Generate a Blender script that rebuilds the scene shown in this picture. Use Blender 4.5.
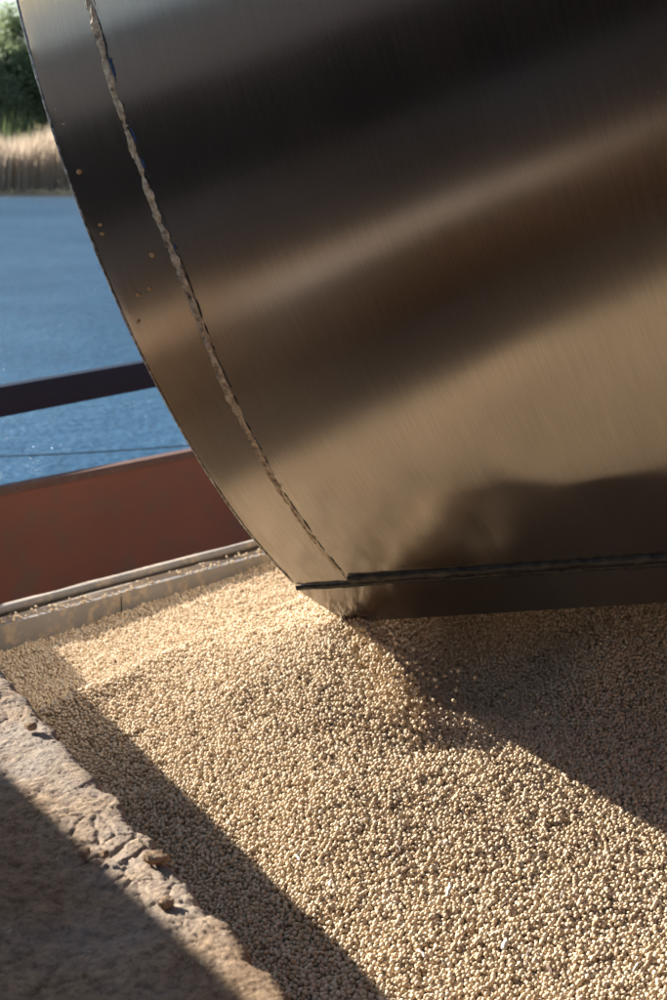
import bpy, bmesh, math, random
import numpy as np
from mathutils import Vector, Matrix
random.seed(7); rng = np.random.default_rng(7)
S = bpy.context.scene; C = S.collection
for o in list(bpy.data.objects): bpy.data.objects.remove(o)

# ------------------------------------------------------------------ camera, sky, sun, exposure
FPX = 1389.0
TH = math.atan(365 / FPX); CT, ST = math.cos(TH), math.sin(TH)
cam = bpy.data.cameras.new('camera'); camo = bpy.data.objects.new('camera', cam); C.objects.link(camo)
cam.sensor_fit = 'HORIZONTAL'; cam.sensor_width = 24; cam.lens = FPX / 667 * 24
cam.clip_start = 0.05; cam.clip_end = 3000
camo.location = (0, 0, 0); camo.rotation_euler = (math.pi / 2 - TH, 0, 0)
cam.dof.use_dof = True; cam.dof.focus_distance = 2.15; cam.dof.aperture_fstop = 8.0
S.camera = camo
AZ, EL = math.radians(146.2), math.radians(24.0)
SUN = Vector((math.cos(EL) * math.cos(AZ), math.cos(EL) * math.sin(AZ), math.sin(EL)))
w = bpy.data.worlds.new('World'); S.world = w; w.use_nodes = True
nt = w.node_tree; bg = nt.nodes['Background']
sky = nt.nodes.new('ShaderNodeTexSky'); sky.sky_type = 'NISHITA'; sky.sun_disc = False
sky.dust_density = 0.8; sky.ozone_density = 1.0; sky.sun_elevation = EL; sky.sun_rotation = math.pi / 2 - AZ
nt.links.new(sky.outputs[0], bg.inputs[0]); bg.inputs[1].default_value = 0.057
sl = bpy.data.lights.new('sun', 'SUN'); so = bpy.data.objects.new('sun', sl); C.objects.link(so)
sl.energy = 5.0; sl.angle = math.radians(0.5); sl.color = (1.0, 0.955, 0.895)
so.rotation_euler = SUN.to_track_quat('Z', 'Y').to_euler()
S.view_settings.view_transform = 'Standard'; S.view_settings.look = 'None'
S.view_settings.exposure = 1.5; S.view_settings.gamma = 1
S.render.engine = 'CYCLES'

# ------------------------------------------------------------------ helpers
def ray(u, v):
    x = (u - 333.5) / FPX; y = (v - 500) / FPX
    return np.array([x, CT - y * ST, -ST - y * CT])
def atz(u, v, z):
    r = ray(u, v); return r * (z / r[2])
def aty(u, v, Y):
    r = ray(u, v); return r * (Y / r[1])
def tag(o, label=None, cat=None, group=None, kind=None):
    for k, val in (('label', label), ('category', cat), ('group', group), ('kind', kind)):
        if val: o[k] = val
    return o
def empty(name, loc=(0, 0, 0)):
    o = bpy.data.objects.new(name, None); C.objects.link(o); o.location = loc; o.empty_display_size = .1
    return o
def mobj(name, verts, faces, mat=None, parent=None, smooth=False, uv=None):
    me = bpy.data.meshes.new(name)
    me.from_pydata([tuple(map(float, v)) for v in verts], [], faces)
    if uv is not None:
        l = me.uv_layers.new(name='UVMap')
        idx = np.empty(len(me.loops), dtype=np.int32); me.loops.foreach_get('vertex_index', idx)
        l.data.foreach_set('uv', np.asarray(uv, dtype=np.float32)[idx].ravel())
    if smooth: me.polygons.foreach_set('use_smooth', [True] * len(me.polygons))
    me.update()
    o = bpy.data.objects.new(name, me); C.objects.link(o)
    if mat: me.materials.append(mat)
    if parent: attach(o, parent)
    return o
def attach(o, parent):
    bpy.context.view_layer.update()
    o.parent = parent; o.matrix_parent_inverse = parent.matrix_world.inverted()
def grid_faces(nu, nv, off=0):
    i = np.arange(nu - 1)[:, None] * nv + np.arange(nv - 1)[None, :] + off
    return np.stack([i, i + nv, i + nv + 1, i + 1], -1).reshape(-1, 4).tolist()
def sweep(name, A, B, prof, mat, parent=None, n=1, jit=None, smooth=False, caps=True):
    """closed profile [(s, z)] swept from A to B; s measured horizontally to the right of A>B"""
    A = np.array(A, float); B = np.array(B, float); d = B - A; d /= np.linalg.norm(d)
    side = np.cross(d, [0, 0, 1.0]); side /= np.linalg.norm(side)
    V = []
    k = len(prof)
    for i in range(n + 1):
        P = A + (B - A) * i / n
        for j, (s_, z_) in enumerate(prof):
            e = jit(i, j) if jit else (0, 0)
            V.append(P + side * (s_ + e[0]) + np.array([0, 0, z_ + e[1]]))
    Fc = []
    for i in range(n):
        for j in range(k):
            a = i * k + j; b = i * k + (j + 1) % k
            Fc.append([a, b, b + k, a + k])
    if caps: Fc += [list(range(k))[::-1], [n * k + j for j in range(k)]]
    return mobj(name, V, Fc, mat, parent, smooth)
def bevel(o, wdt=.004, seg=2):
    m = o.modifiers.new('bevel', 'BEVEL'); m.width = wdt; m.segments = seg; m.limit_method = 'ANGLE'
def boxpts(c, sx, sy, sz, rz=0):
    V = []
    for x in (-1, 1):
        for y in (-1, 1):
            for z in (-1, 1):
                V.append((c[0] + x * sx / 2 * math.cos(rz) - y * sy / 2 * math.sin(rz),
                          c[1] + x * sx / 2 * math.sin(rz) + y * sy / 2 * math.cos(rz), c[2] + z * sz / 2))
    return V, [[0, 1, 3, 2], [4, 6, 7, 5], [0, 4, 5, 1], [2, 3, 7, 6], [0, 2, 6, 4], [1, 5, 7, 3]]
_NT = {}
def vnoise(x, y, seed=0):
    """value noise, arrays"""
    if seed not in _NT: _NT[seed] = np.random.default_rng(seed).random((256, 256))
    T = _NT[seed]
    xi = np.floor(x).astype(int); yi = np.floor(y).astype(int); fx = x - xi; fy = y - yi
    fx = fx * fx * (3 - 2 * fx); fy = fy * fy * (3 - 2 * fy)
    a = T[xi % 256, yi % 256]; b = T[(xi + 1) % 256, yi % 256]; c = T[xi % 256, (yi + 1) % 256]; d = T[(xi + 1) % 256, (yi + 1) % 256]
    return (a + (b - a) * fx) * (1 - fy) + (c + (d - c) * fx) * fy - .5
def fbm(x, y, oct=4, seed=0):
    s_ = 0; a = 1
    for k in range(oct):
        s_ = s_ + a * vnoise(x * 2 ** k + 13.7 * k, y * 2 ** k + 5.1 * k, seed + k); a *= .5
    return s_

# ------------------------------------------------------------------ material helpers
def trn(m, k=.55):
    tb = m.n('ShaderNodeBsdfTranslucent'); src = m.b.inputs['Base Color']
    if src.links: m.l(src.links[0].from_socket, tb.inputs[0])
    else: tb.inputs[0].default_value = src.default_value
    mx = m.n('ShaderNodeMixShader'); mx.inputs[0].default_value = k
    out = m.t.nodes['Material Output']; m.l(m.b.outputs[0], mx.inputs[1]); m.l(tb.outputs[0], mx.inputs[2]); m.l(mx.outputs[0], out.inputs[0])
class M:
    def __init__(s, name, rough=.8, metal=0.0, color=(.5, .5, .5)):
        s.m = bpy.data.materials.new(name); s.m.use_nodes = True; s.t = s.m.node_tree
        s.b = s.t.nodes['Principled BSDF']
        s.b.inputs['Roughness'].default_value = rough; s.b.inputs['Metallic'].default_value = metal
        s.b.inputs['Base Color'].default_value = (*color, 1)
    def n(s, typ, **kw):
        nd = s.t.nodes.new(typ)
        for k, v in kw.items():
            if k in nd.inputs: nd.inputs[k].default_value = v
            else: setattr(nd, k, v)
        return nd
    def l(s, a, b): s.t.links.new(a, b)
    def coord(s, kind='Object', scale=(1, 1, 1), rot=(0, 0, 0)):
        tc = s.n('ShaderNodeTexCoord'); mp = s.n('ShaderNodeMapping')
        mp.inputs['Scale'].default_value = scale; mp.inputs['Rotation'].default_value = rot
        s.l(tc.outputs[kind], mp.inputs[0]); return mp.outputs[0]
    def noise(s, co, scale, detail=4, rough=.6, dist=0):
        nd = s.n('ShaderNodeTexNoise'); nd.inputs['Scale'].default_value = scale; nd.inputs['Detail'].default_value = detail
        nd.inputs['Roughness'].default_value = rough; nd.inputs['Distortion'].default_value = dist
        s.l(co, nd.inputs['Vector']); return nd.outputs['Fac']
    def ramp(s, fac, stops, interp='LINEAR'):
        nd = s.n('ShaderNodeValToRGB'); cr = nd.color_ramp; cr.interpolation = interp
        while len(cr.elements) < len(stops): cr.elements.new(.5)
        for e, (p, c) in zip(cr.elements, stops):
            e.position = p; e.color = (*c, 1) if not isinstance(c, (int, float)) else (c, c, c, 1)
        s.l(fac, nd.inputs[0]); return nd.outputs[0]
    def mix(s, fac, a, b, mode='MIX'):
        nd = s.n('ShaderNodeMix'); nd.data_type = 'RGBA'; nd.blend_type = mode
        for sock, val in ((nd.inputs[0], fac), (nd.inputs[6], a), (nd.inputs[7], b)):
            if hasattr(val, 'links'): s.l(val, sock)
            elif isinstance(val, (int, float)): sock.default_value = val
            else: sock.default_value = (*val, 1)
        return nd.outputs[2]
    def math(s, op, a, b=0.0):
        nd = s.n('ShaderNodeMath'); nd.operation = op
        for sock, val in ((nd.inputs[0], a), (nd.inputs[1], b)):
            if hasattr(val, 'links'): s.l(val, sock)
            else: sock.default_value = val
        return nd.outputs[0]
    def bump(s, h, strength=.5, dist=.01, prev=None):
        nd = s.n('ShaderNodeBump'); nd.inputs['Strength'].default_value = strength; nd.inputs['Distance'].default_value = dist
        s.l(h, nd.inputs['Height'])
        if prev: s.l(prev, nd.inputs['Normal'])
        s.l(nd.outputs[0], s.b.inputs['Normal']); return nd.outputs[0]
    def col(s, c): s.l(c, s.b.inputs['Base Color'])
    def rgh(s, c): s.l(c, s.b.inputs['Roughness'])

# --- soybeans: one colour per bean instance
mb = M('soybean_skin', .5)
oi = mb.n('ShaderNodeObjectInfo')
wn = mb.n('ShaderNodeTexWhiteNoise'); wn.noise_dimensions = '1D'; mb.l(oi.outputs['Random'], wn.inputs['W'])
cr = mb.ramp(oi.outputs['Random'], [(0, (.22, .14, .08)), (.035, (.46, .33, .19)), (.25, (.60, .455, .29)), (.7, (.68, .53, .35)), (1, (.75, .63, .45))])
co = mb.coord('Object', (1, 1, 1))
sp = mb.ramp(mb.noise(co, 260, 2, .5), [(.35, .86), (.6, 1.0)])
cr = mb.mix(1.0, cr, sp, 'MULTIPLY')
mb.col(cr); mb.b.inputs['Specular IOR Level'].default_value = .25
# --- bean bed under the modelled beans (same stuff, deeper)
mbb = M('soybean_bed', .8)
co = mbb.coord('Object')
vo = mbb.n('ShaderNodeTexVoronoi'); vo.inputs['Scale'].default_value = 135; mbb.l(co, vo.inputs['Vector'])
c1 = mbb.mix(vo.outputs['Color'], (.40, .28, .14), (.58, .44, .26))
mbb.col(c1); mbb.bump(mbb.math('SUBTRACT', 1.0, vo.outputs['Distance']), .8, .004)

# --- steel of the grab
ms = M('brushed_steel', .3, 1.0)
tc = ms.n('ShaderNodeTexCoord'); mp = ms.n('ShaderNodeMapping'); mp.inputs['Scale'].default_value = (1, .03, 1); ms.l(tc.outputs['UV'], mp.inputs[0])
streak = ms.noise(mp.outputs[0], 260, 3, .65)
mp2 = ms.n('ShaderNodeMapping'); mp2.inputs['Scale'].default_value = (1, .3, 1); ms.l(tc.outputs['UV'], mp2.inputs[0])
blot = ms.noise(mp2.outputs[0], 4.5, 5, .6)
dust = ms.noise(tc.outputs['UV'], 95, 4, .7)
base = ms.mix(ms.ramp(streak, [(.3, 0.0), (.7, 1.0)]), (.385, .362, .345), (.465, .442, .425))
base = ms.mix(ms.math('MULTIPLY', ms.ramp(blot, [(.4, 0.0), (.75, 1.0)]), .35), base, (.37, .335, .295))
vs = ms.n('ShaderNodeTexVoronoi'); vs.inputs['Scale'].default_value = 170; ms.l(tc.outputs['UV'], vs.inputs['Vector'])
spk = ms.math('MULTIPLY', ms.ramp(vs.outputs['Distance'], [(.10, 1.0), (.20, 0.0)]), ms.ramp(ms.noise(tc.outputs['UV'], 9, 4, .7), [(.50, 0.0), (.60, 1.0)]))
base = ms.mix(ms.math('MULTIPLY', spk, .55), base, (.14, .115, .09))
mp3 = ms.n('ShaderNodeMapping'); mp3.inputs['Scale'].default_value = (14, 260, 1); mp3.inputs['Rotation'].default_value = (0, 0, .5); ms.l(tc.outputs['UV'], mp3.inputs[0])
scr = ms.ramp(ms.noise(mp3.outputs[0], 1.0, 2, .5, .2), [(.74, 0.0), (.77, 1.0)])
base = ms.mix(ms.math('MULTIPLY', scr, .35), base, (.62, .6, .57))
ms.col(base)
rr = ms.math('ADD', ms.math('MULTIPLY', streak, .06), ms.math('MULTIPLY', blot, .10))
ms.rgh(ms.math('ADD', rr, .13))
ms.b.inputs['Anisotropic'].default_value = .55
pit = ms.n('ShaderNodeTexVoronoi'); pit.inputs['Scale'].default_value = 120; ms.l(tc.outputs['UV'], pit.inputs['Vector'])
pm = ms.math('MULTIPLY', ms.ramp(pit.outputs['Distance'], [(.0, 1.0), (.16, 0.0)]), ms.ramp(ms.noise(tc.outputs['UV'], 7, 3), [(.5, 0.0), (.62, 1.0)]))
h = ms.math('ADD', ms.math('MULTIPLY', streak, .25), ms.math('MULTIPLY', dust, .12))
b1 = ms.bump(h, .10, .002)
ms.bump(pm, .15, -.001, b1)
steel = ms.m
me_ = M('raw_steel_edge', .45, 1.0)
co = me_.coord(); nn = me_.noise(co, 90, 5, .7)
me_.col(me_.ramp(nn, [(.35, (.12, .11, .10)), (.55, (.40, .40, .40)), (.7, (.62, .62, .62))])); me_.bump(nn, .8, .004)
edge_steel = me_.m
mw = M('dusty_weld', .85, 0.0)
co = mw.coord(); nn = mw.noise(co, 75, 5, .7); n2 = mw.noise(co, 22, 3, .6)
cc = mw.ramp(nn, [(.34, (.08, .06, .042)), (.44, (.34, .26, .18)), (.60, (.62, .52, .38))])
mw.col(cc); mw.bump(nn, .7, .005); weld = mw.m
md = M('dark_weld', .5, .4, (.03, .032, .038)); co = md.coord(); nn = md.noise(co, 60, 4)
md.col(md.ramp(nn, [(.35, (.012, .014, .018)), (.65, (.06, .058, .055))])); md.bump(nn, .5, .003); darkweld = md.m
mblue = M('blue_paint', .5, 0, (.012, .05, .15)).m

# --- concrete deck crusted with dirt and bean dust
mc = M('dusty_concrete', .95)
co = mc.coord()
n1 = mc.noise(co, 3.5, 6, .65, .4); n2 = mc.noise(co, 60, 6, .75, .3); n3 = mc.noise(co, 260, 4, .75)
cA = mc.ramp(n1, [(.32, (.23, .15, .092)), (.5, (.33, .235, .152)), (.68, (.42, .32, .225))])
cB = mc.ramp(n2, [(.37, (.52, .46, .40)), (.5, (.97, .94, .9)), (.62, (1.3, 1.25, 1.15))])
cc = mc.mix(1.0, cA, cB, 'MULTIPLY')
gry = mc.ramp(mc.noise(co, 1.7, 5, .6), [(.5, 0.0), (.62, 1.0)])
cc = mc.mix(mc.math('MULTIPLY', gry, .55), cc, (.36, .33, .30))
spk = mc.ramp(mc.noise(co, 95, 3, .6), [(.66, 0.0), (.72, 1.0)])
cc = mc.mix(mc.math('MULTIPLY', spk, .6), cc, (.55, .48, .38))
mc.col(cc)
hh = mc.math('ADD', mc.math('MULTIPLY', n2, .9), mc.math('MULTIPLY', n3, .35))
mc.bump(hh, .8, .006); mc.b.inputs['Specular IOR Level'].default_value = .15; concrete = mc.m

# --- painted steels
def painted(name, c, rust, r=.55, sc=14, metal=0.0, amt=.5):
    p = M(name, r, metal); co = p.coord(); a = p.noise(co, sc, 6, .65); b = p.noise(co, sc * .17, 4, .6)
    k = p.math('MULTIPLY', p.ramp(a, [(.5, 0.0), (.68, 1.0)]), amt)
    x = p.mix(p.ramp(b, [(.35, 0.0), (.65, 1.0)]), c, tuple(v * .78 for v in c))
    p.col(p.mix(k, x, rust)); p.bump(a, .25, .004); return p.m
red_paint = painted('oxide_red_paint', (.23, .068, .031), (.15, .075, .04), .6, 9, 0, .8)
rim_paint = painted('worn_rim_paint', (.13, .06, .04), (.22, .15, .10), .7, 20)
navy_paint = painted('dark_blue_paint', (.006, .008, .024), (.02, .018, .03), .5, 16, 0, .25); [setattr(n.inputs['Specular IOR Level'], 'default_value', .2) for n in navy_paint.node_tree.nodes if n.type == 'BSDF_PRINCIPLED']
grey_steel = painted('dusty_grey_steel', (.20, .185, .17), (.36, .28, .19), .75, 24, 0, .85)
sill_dust = painted('dusty_sill', (.30, .245, .19), (.48, .38, .27), .95, 30, 0, .7)
black_gap = painted('dirty_groove', (.035, .028, .022), (.12, .09, .06), .9, 40, 0, .6)
dark_steel = painted('dark_painted_steel', (.035, .036, .04), (.08, .06, .045), .6, 6)
pale_steel = painted('pale_reflector_steel', (.42, .43, .44), (.30, .25, .2), .6, 6)  # for the added band that lightens the grab's reflection

# ------------------------------------------------------------------ THE SETTING
ZW = -3.0
def quad_plane(name, x0, x1, y0, y1, z, mat):
    return tag(mobj(name, [(x0, y0, z), (x1, y0, z), (x1, y1, z), (x0, y1, z)], [[0, 1, 2, 3]], mat), kind='structure')
# river
mwt = M('river_water', .06, 0, (.02, .055, .10)); co = mwt.coord('Object', (1, 1, 1))
wa = mwt.math('ADD', mwt.noise(mwt.coord('Object', (1, 1.6, 1)), 11, 4, .6, .3), mwt.math('MULTIPLY', mwt.noise(mwt.coord('Object', (1, 2, 1)), 2.5, 3, .5), 1.6)); wb = mwt.noise(mwt.coord('Object', (1, 1.5, 1)), .16, 3, .5)
mwt.b.inputs['IOR'].default_value = 1.33
mwt.bump(mwt.math('ADD', wa, mwt.math('MULTIPLY', wb, .5)), 1.0, .05)
mwt.col(mwt.mix(mwt.ramp(wb, [(.4, 0.0), (.6, 1.0)]), (.042, .13, .235), (.06, .165, .28)))
mwt.b.inputs['Roughness'].default_value = .12
quad_plane('river', -900, 900, -400, 80, ZW, mwt.m)
# far bank ground, one sheet out to the horizon
mg = M('bank_grass', .95); co = mg.coord(); nn = mg.noise(co, .4, 6)
mg.col(mg.ramp(nn, [(.35, (.05, .06, .025)), (.6, (.12, .11, .055))]))
xs = np.linspace(-900, 900, 140); ys = np.concatenate([np.linspace(73.5, 90, 14), np.geomspace(95, 2500, 14)])
XX, YY = np.meshgrid(xs, ys, indexing='ij')
ZZ = ZW - .5 + 1.3 * np.clip((YY - 73.5 - .8 * vnoise(XX * .15, YY * 0, 3)) / 9, 0, 1) + .15 * vnoise(XX * .3, YY * .3, 5)
g = mobj('bank_ground', np.stack([XX, YY, ZZ], -1).reshape(-1, 3), grid_faces(len(xs), len(ys)), mg.m, smooth=True); tag(g, kind='structure')

# ------------------------------------------------------------------ bean surface height
def crest_y(x):   # the near heap's back crest
    return np.interp(x, [-1.2, -.8, -.49, -.413, -.31, -.19, -.08, .05, .3, .5, 1.2], [2.35, 2.58, 2.79, 2.88, 2.96, 3.05, 3.12, 3.22, 3.6, 4.0, 4.6])
CP = []
def cp(u, v, z): p = atz(u, v, z); CP.append(p)
cp(330, 915, -1.19); cp(250, 840, -1.19); cp(170, 765, -1.185); cp(105, 700, -1.17)
cp(415, 1000, -1.19); cp(667, 1000, -1.18); cp(560, 900, -1.175)
cp(480, 742, -1.145); cp(520, 760, -1.15); cp(600, 820, -1.18); cp(667, 873, -1.20); cp(540, 840, -1.17); cp(620, 940, -1.185)
cp(410, 742, -1.125); cp(385, 700, -1.09); cp(350, 650, -1.062); cp(330, 628, -1.052)
cp(425, 700, -1.165); cp(400, 660, -1.14); cp(375, 636, -1.095); cp(520, 690, -1.18); cp(470, 670, -1.185); cp(620, 690, -1.15); cp(640, 760, -1.18)
cp(430, 638, -1.135); cp(520, 640, -1.11); cp(620, 632, -1.02)
cp(97, 688, -1.15); cp(148, 664, -1.13); cp(198, 643, -1.11); cp(252, 621, -1.09); cp(300, 603, -1.072); cp(300, 640, -1.065); cp(250, 680, -1.09); cp(330, 720, -1.105); cp(300, 800, -1.14); cp(200, 670, -1.115)
CP += [np.array(q, float) for q in ((-.1, .6, -1.17), (1.2, .5, -1.2), (2.5, 1.2, -1.25), (3, 3, -1.3), (.10, 3.03, -1.0), (.2, 3.12, -.95), (.05, 3.2, -1.0), (.4, 3.0, -.99), (.9, 3.1, -.95), (.9, 3.7, -.95), (1.6, 4.2, -1.1), (.08, 3.12, -1.06), (3, -1.5, -1.25), (1.2, -2, -1.2))]  # includes a hidden heap under the grab, raised to block sun
CP = np.array(CP)
def tps_fit(P, z, lam=.002):
    n = len(P); r2 = ((P[:, None] - P[None]) ** 2).sum(-1) + 1e-12; K = .5 * r2 * np.log(r2) + lam * np.eye(n)
    Q = np.c_[np.ones(n), P]; A = np.block([[K, Q], [Q.T, np.zeros((3, 3))]])
    return np.linalg.solve(A, np.r_[z, 0, 0, 0])
TW = tps_fit(CP[:, :2], CP[:, 2])
def tps(x, y):
    sh = x.shape; x = x.ravel(); y = y.ravel(); out = TW[-3] + TW[-2] * x + TW[-1] * y
    for i in range(len(CP)):
        r2 = (x - CP[i, 0]) ** 2 + (y - CP[i, 1]) ** 2 + 1e-12; out = out + TW[i] * .5 * r2 * np.log(r2)
    return out.reshape(sh)
def bean_z(x, y):
    x = np.asarray(x, float); y = np.asarray(y, float)
    f = np.clip(tps(x, y), -1.42, -.90)
    back = -1.315 + .035 * vnoise(x * 3, y * 3, 9) + .06 * np.clip((x + .75) / .7, 0, 1)
    cy = crest_y(x) + .02 * vnoise(x * 9, x * 0, 4)
    t = np.clip((y - cy) / .23, 0, 1); t = t * t * (3 - 2 * t)
    z = f * (1 - t) + back * t
    z = z + .145 * np.exp(-((x - .10) / .085) ** 2 - ((y - 3.05) / .11) ** 2)  + .09 * np.exp(-((x - .085) / .05) ** 2 - ((y - 2.945) / .06) ** 2)   # unseen bumps added to block sun slipping under the grab
    z = z + .008 * fbm(x * 7, y * 7, 3, 21) + .0025 * vnoise(x * 30, y * 30, 8)
    return z
# deck edge: line through the picture's edge points, at deck height
ZD = -.81
E0 = atz(0, 665, ZD); E1 = atz(300, 1000, ZD)
ed = (E1 - E0); ed /= np.linalg.norm(ed); en = np.array([ed[1], -ed[0], 0]); en = -en if en[0] < 0 else en   # en points to the beans
def edge_off(s):   # ragged edge, positive towards the beans
    e = .003 * fbm(s * 9, s * 0, 3, 31) + .010 * vnoise(s * 4, s * 0 + 2, 32) * .6
    for c, w_, a in ((.62, .02, .004), (.80, .035, -.008), (.93, .02, -.008), (.52, .03, .004), (1.02, .03, -.006)):
        e = e + a * np.exp(-((s - c) / w_) ** 2)
    return e + .004 * vnoise(s * 60, s * 0, 33)
# back sill line
Z_S = -1.25
B0 = atz(0, 626, Z_S); B1 = atz(252, 558, Z_S); bd = (B1 - B0); bd /= np.linalg.norm(bd); bn = np.array([-bd[1], bd[0], 0])  # bn away from camera

# bed sheet
xs = np.linspace(-2.2, 4, 200); ys = np.linspace(-2.6, 5.6, 260); XX, YY = np.meshgrid(xs, ys, indexing='ij')
ZZ = bean_z(XX, YY) - .017
bedmesh = (np.stack([XX, YY, ZZ], -1).reshape(-1, 3), grid_faces(len(xs), len(ys)))
bedV = bedmesh[0]
# clip the bed to the pit (between the quay wall and the sill)
keepv = ((bedV[:, :2] - E0[:2]) @ en[:2] > -.10) & ((bedV[:, :2] - B0[:2]) @ bn[:2] < .02)
bf = [f for f in bedmesh[1] if all(keepv[i] for i in f)]
used = sorted({i for f in bf for i in f}); mpi = {v: i for i, v in enumerate(used)}
tag(mobj('soybean_bed', bedV[used], [[mpi[i] for i in f] for f in bf], mbb.m, smooth=True),
    'deep bed of soybeans underneath the loose top layer in the hold', 'soybeans', kind='stuff')

# ---- loose packing of beans in a periodic tile
def pack(L=.40, D=.0069, layers=3.3):
    r = np.random.default_rng(11); N = int(layers * .80 * L * L / (D * D * .785)); cs = D * 1.02; G = int(L / cs); cs = L / G
    cells = [[[] for _ in range(G)] for _ in range(G)]; P = np.zeros((N, 3)); n = 0
    def neigh(x, y):
        i = int(x / cs) % G; j = int(y / cs) % G; o = []
        for a in (-1, 0, 1):
            ca = cells[(i + a) % G]
            for b in (-1, 0, 1): o += ca[(j + b) % G]
        return o
    D2 = D * D
    def rest(x, y, nb):
        z = 0.0
        for (px, py, pz) in nb:
            dx = x - px; dx -= L * round(dx / L); dy = y - py; dy -= L * round(dy / L); q = dx * dx + dy * dy
            if q < D2:
                t = pz + math.sqrt(D2 - q)
                if t > z: z = t
        return z
    rx = r.random((N, 3, 2)) * L; dirs = [(math.cos(a) * D * .3, math.sin(a) * D * .3) for a in (0.3, 1.55, 2.8, 4.05, 5.3)]
    for k in range(N):
        best = None
        for c in range(3):
            x, y = rx[k, c]; z = rest(x, y, neigh(x, y))
            if best is None or z < best[2]: best = (x, y, z)
        x, y, z = best
        for it in range(5):
            nb = neigh(x, y); mv = None
            for dx, dy in dirs:
                zz = rest(x + dx, y + dy, nb)
                if zz < z - 1e-5: z = zz; mv = (x + dx, y + dy)
            if mv is None: break
            x, y = mv[0] % L, mv[1] % L
        i = int(x / cs) % G; j = int(y / cs) % G; cells[i][j].append((x, y, z)); P[k] = (x, y, z)
    ztop = np.percentile(P[:, 2], 93)
    P = P[P[:, 2] > ztop - 2.3 * D]; P[:, 2] -= ztop
    return P, L
TP, TL = pack()
ix, iy = np.meshgrid(np.arange(-5, 8), np.arange(1, 14), indexing='ij')
off = np.stack([ix.ravel() * TL, iy.ravel() * TL], -1)
PX = (TP[None, :, 0] + off[:, 0:1]).ravel(); PY = (TP[None, :, 1] + off[:, 1:2]).ravel(); PZ = np.tile(TP[:, 2], len(off))
# keep what the frame (and a step aside) can see
dep = PY * CT; u_ = PX / np.maximum(PY * CT + 1.15 * ST, .1)
keep = (PY > .85) & (u_ < .34) & (u_ > -.36) & (PY < 4.9)
keep &= ((np.stack([PX, PY], -1) - E0[:2]) @ en[:2] > -.03) & ((np.stack([PX, PY], -1) - B0[:2]) @ bn[:2] < .0)
PX, PY, PZ = PX[keep], PY[keep], PZ[keep]
ZB = bean_z(PX, PY) + PZ + .0012 * vnoise(PX * 90, PY * 90, 51)
pts = np.stack([PX + .001 * rng.standard_normal(len(PX)), PY + .001 * rng.standard_normal(len(PX)), ZB], -1)

nl0 = 420; tl = rng.uniform(-1.2, 2.6, nl0); dl = np.abs(rng.normal(0, .022, nl0)) % .06; hl = np.where(dl < .0135, .0035, .007)
led = B0[None] + bd[None] * tl[:, None] + bn[None] * (dl + .001)[:, None]; led[:, 2] = Z_S + hl
pts = np.concatenate([pts, led])

# node group that sets a bean on every point
def bean_nodes(name, mat, r=.00375, smin=.80, smax=1.12, elong=1.0, sub=3):
    ng = bpy.data.node_groups.new(name, 'GeometryNodeTree')
    ng.interface.new_socket('Geometry', in_out='INPUT', socket_type='NodeSocketGeometry')
    ng.interface.new_socket('Geometry', in_out='OUTPUT', socket_type='NodeSocketGeometry')
    N = ng.nodes.new; gi = N('NodeGroupInput'); go = N('NodeGroupOutput')
    ico = N('GeometryNodeMeshIcoSphere'); ico.inputs['Radius'].default_value = r; ico.inputs['Subdivisions'].default_value = sub
    tr = N('GeometryNodeTransform'); tr.inputs['Scale'].default_value = (1.10 * elong, .97, .90)
    sm = N('GeometryNodeSetShadeSmooth'); mt = N('GeometryNodeSetMaterial'); mt.inputs['Material'].default_value = mat
    iop = N('GeometryNodeInstanceOnPoints')
    rv = N('FunctionNodeRandomValue'); rv.data_type = 'FLOAT_VECTOR'; rv.inputs[0].default_value = (0, 0, 0); rv.inputs[1].default_value = (6.28, 6.28, 6.28)
    rs = N('FunctionNodeRandomValue'); rs.data_type = 'FLOAT'; rs.inputs[2].default_value = smin; rs.inputs[3].default_value = smax; rs.inputs['Seed'].default_value = 5
    L = ng.links.new
    L(gi.outputs[0], iop.inputs['Points']); L(ico.outputs['Mesh'], tr.inputs['Geometry']); L(tr.outputs[0], sm.inputs[0]); L(sm.outputs[0], mt.inputs[0])
    L(mt.outputs[0], iop.inputs['Instance']); L(rv.outputs[0], iop.inputs['Rotation'])
    fo = [o for o in rs.outputs if o.type == 'VALUE' and o.enabled]; L((fo or [rs.outputs[1]])[0], iop.inputs['Scale'])
    L(iop.outputs[0], go.inputs[0]); return ng
bng = bean_nodes('bean_scatter', mb.m)
def pointcloud(name, P, ng, label, cat):
    me = bpy.data.meshes.new(name); me.from_pydata([tuple(map(float, p)) for p in P], [], [])
    o = bpy.data.objects.new(name, me); C.objects.link(o); me.materials.append(mb.m)
    m = o.modifiers.new('beans', 'NODES'); m.node_group = ng; tag(o, label, cat, kind='stuff'); return o
pointcloud('soybeans', pts, bng, 'heap of loose pale yellow soybeans filling the hold below the steel grab', 'soybeans')

# ------------------------------------------------------------------ quay deck (concrete) with its broken edge
s_ax = np.concatenate([np.linspace(-4.0, -.35, 30)[:-1], np.linspace(-.35, 1.75, 880), np.linspace(1.75, 5.5, 30)[1:]])
w_ax = np.concatenate([[0], np.cumsum(np.concatenate([np.full(210, .0026), np.geomspace(.004, .5, 24)]))])
SS, WW = np.meshgrid(s_ax, w_ax, indexing='ij')
eo = edge_off(SS)
Pp = E0[None, None, :2] + SS[..., None] * ed[:2] - (WW - eo * np.clip(1 - WW / .25, 0, 1))[..., None] * en[:2]
zz = .005 * fbm(Pp[..., 0] * 6, Pp[..., 1] * 6, 5, 41) + .0013 * fbm(Pp[..., 0] * 60, Pp[..., 1] * 60, 4, 42)
# stepped crust flakes
fl = fbm(Pp[..., 0] * 16, Pp[..., 1] * 16, 3, 43); zz += .0008 * np.tanh((fl - .12) * 30)
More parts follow.
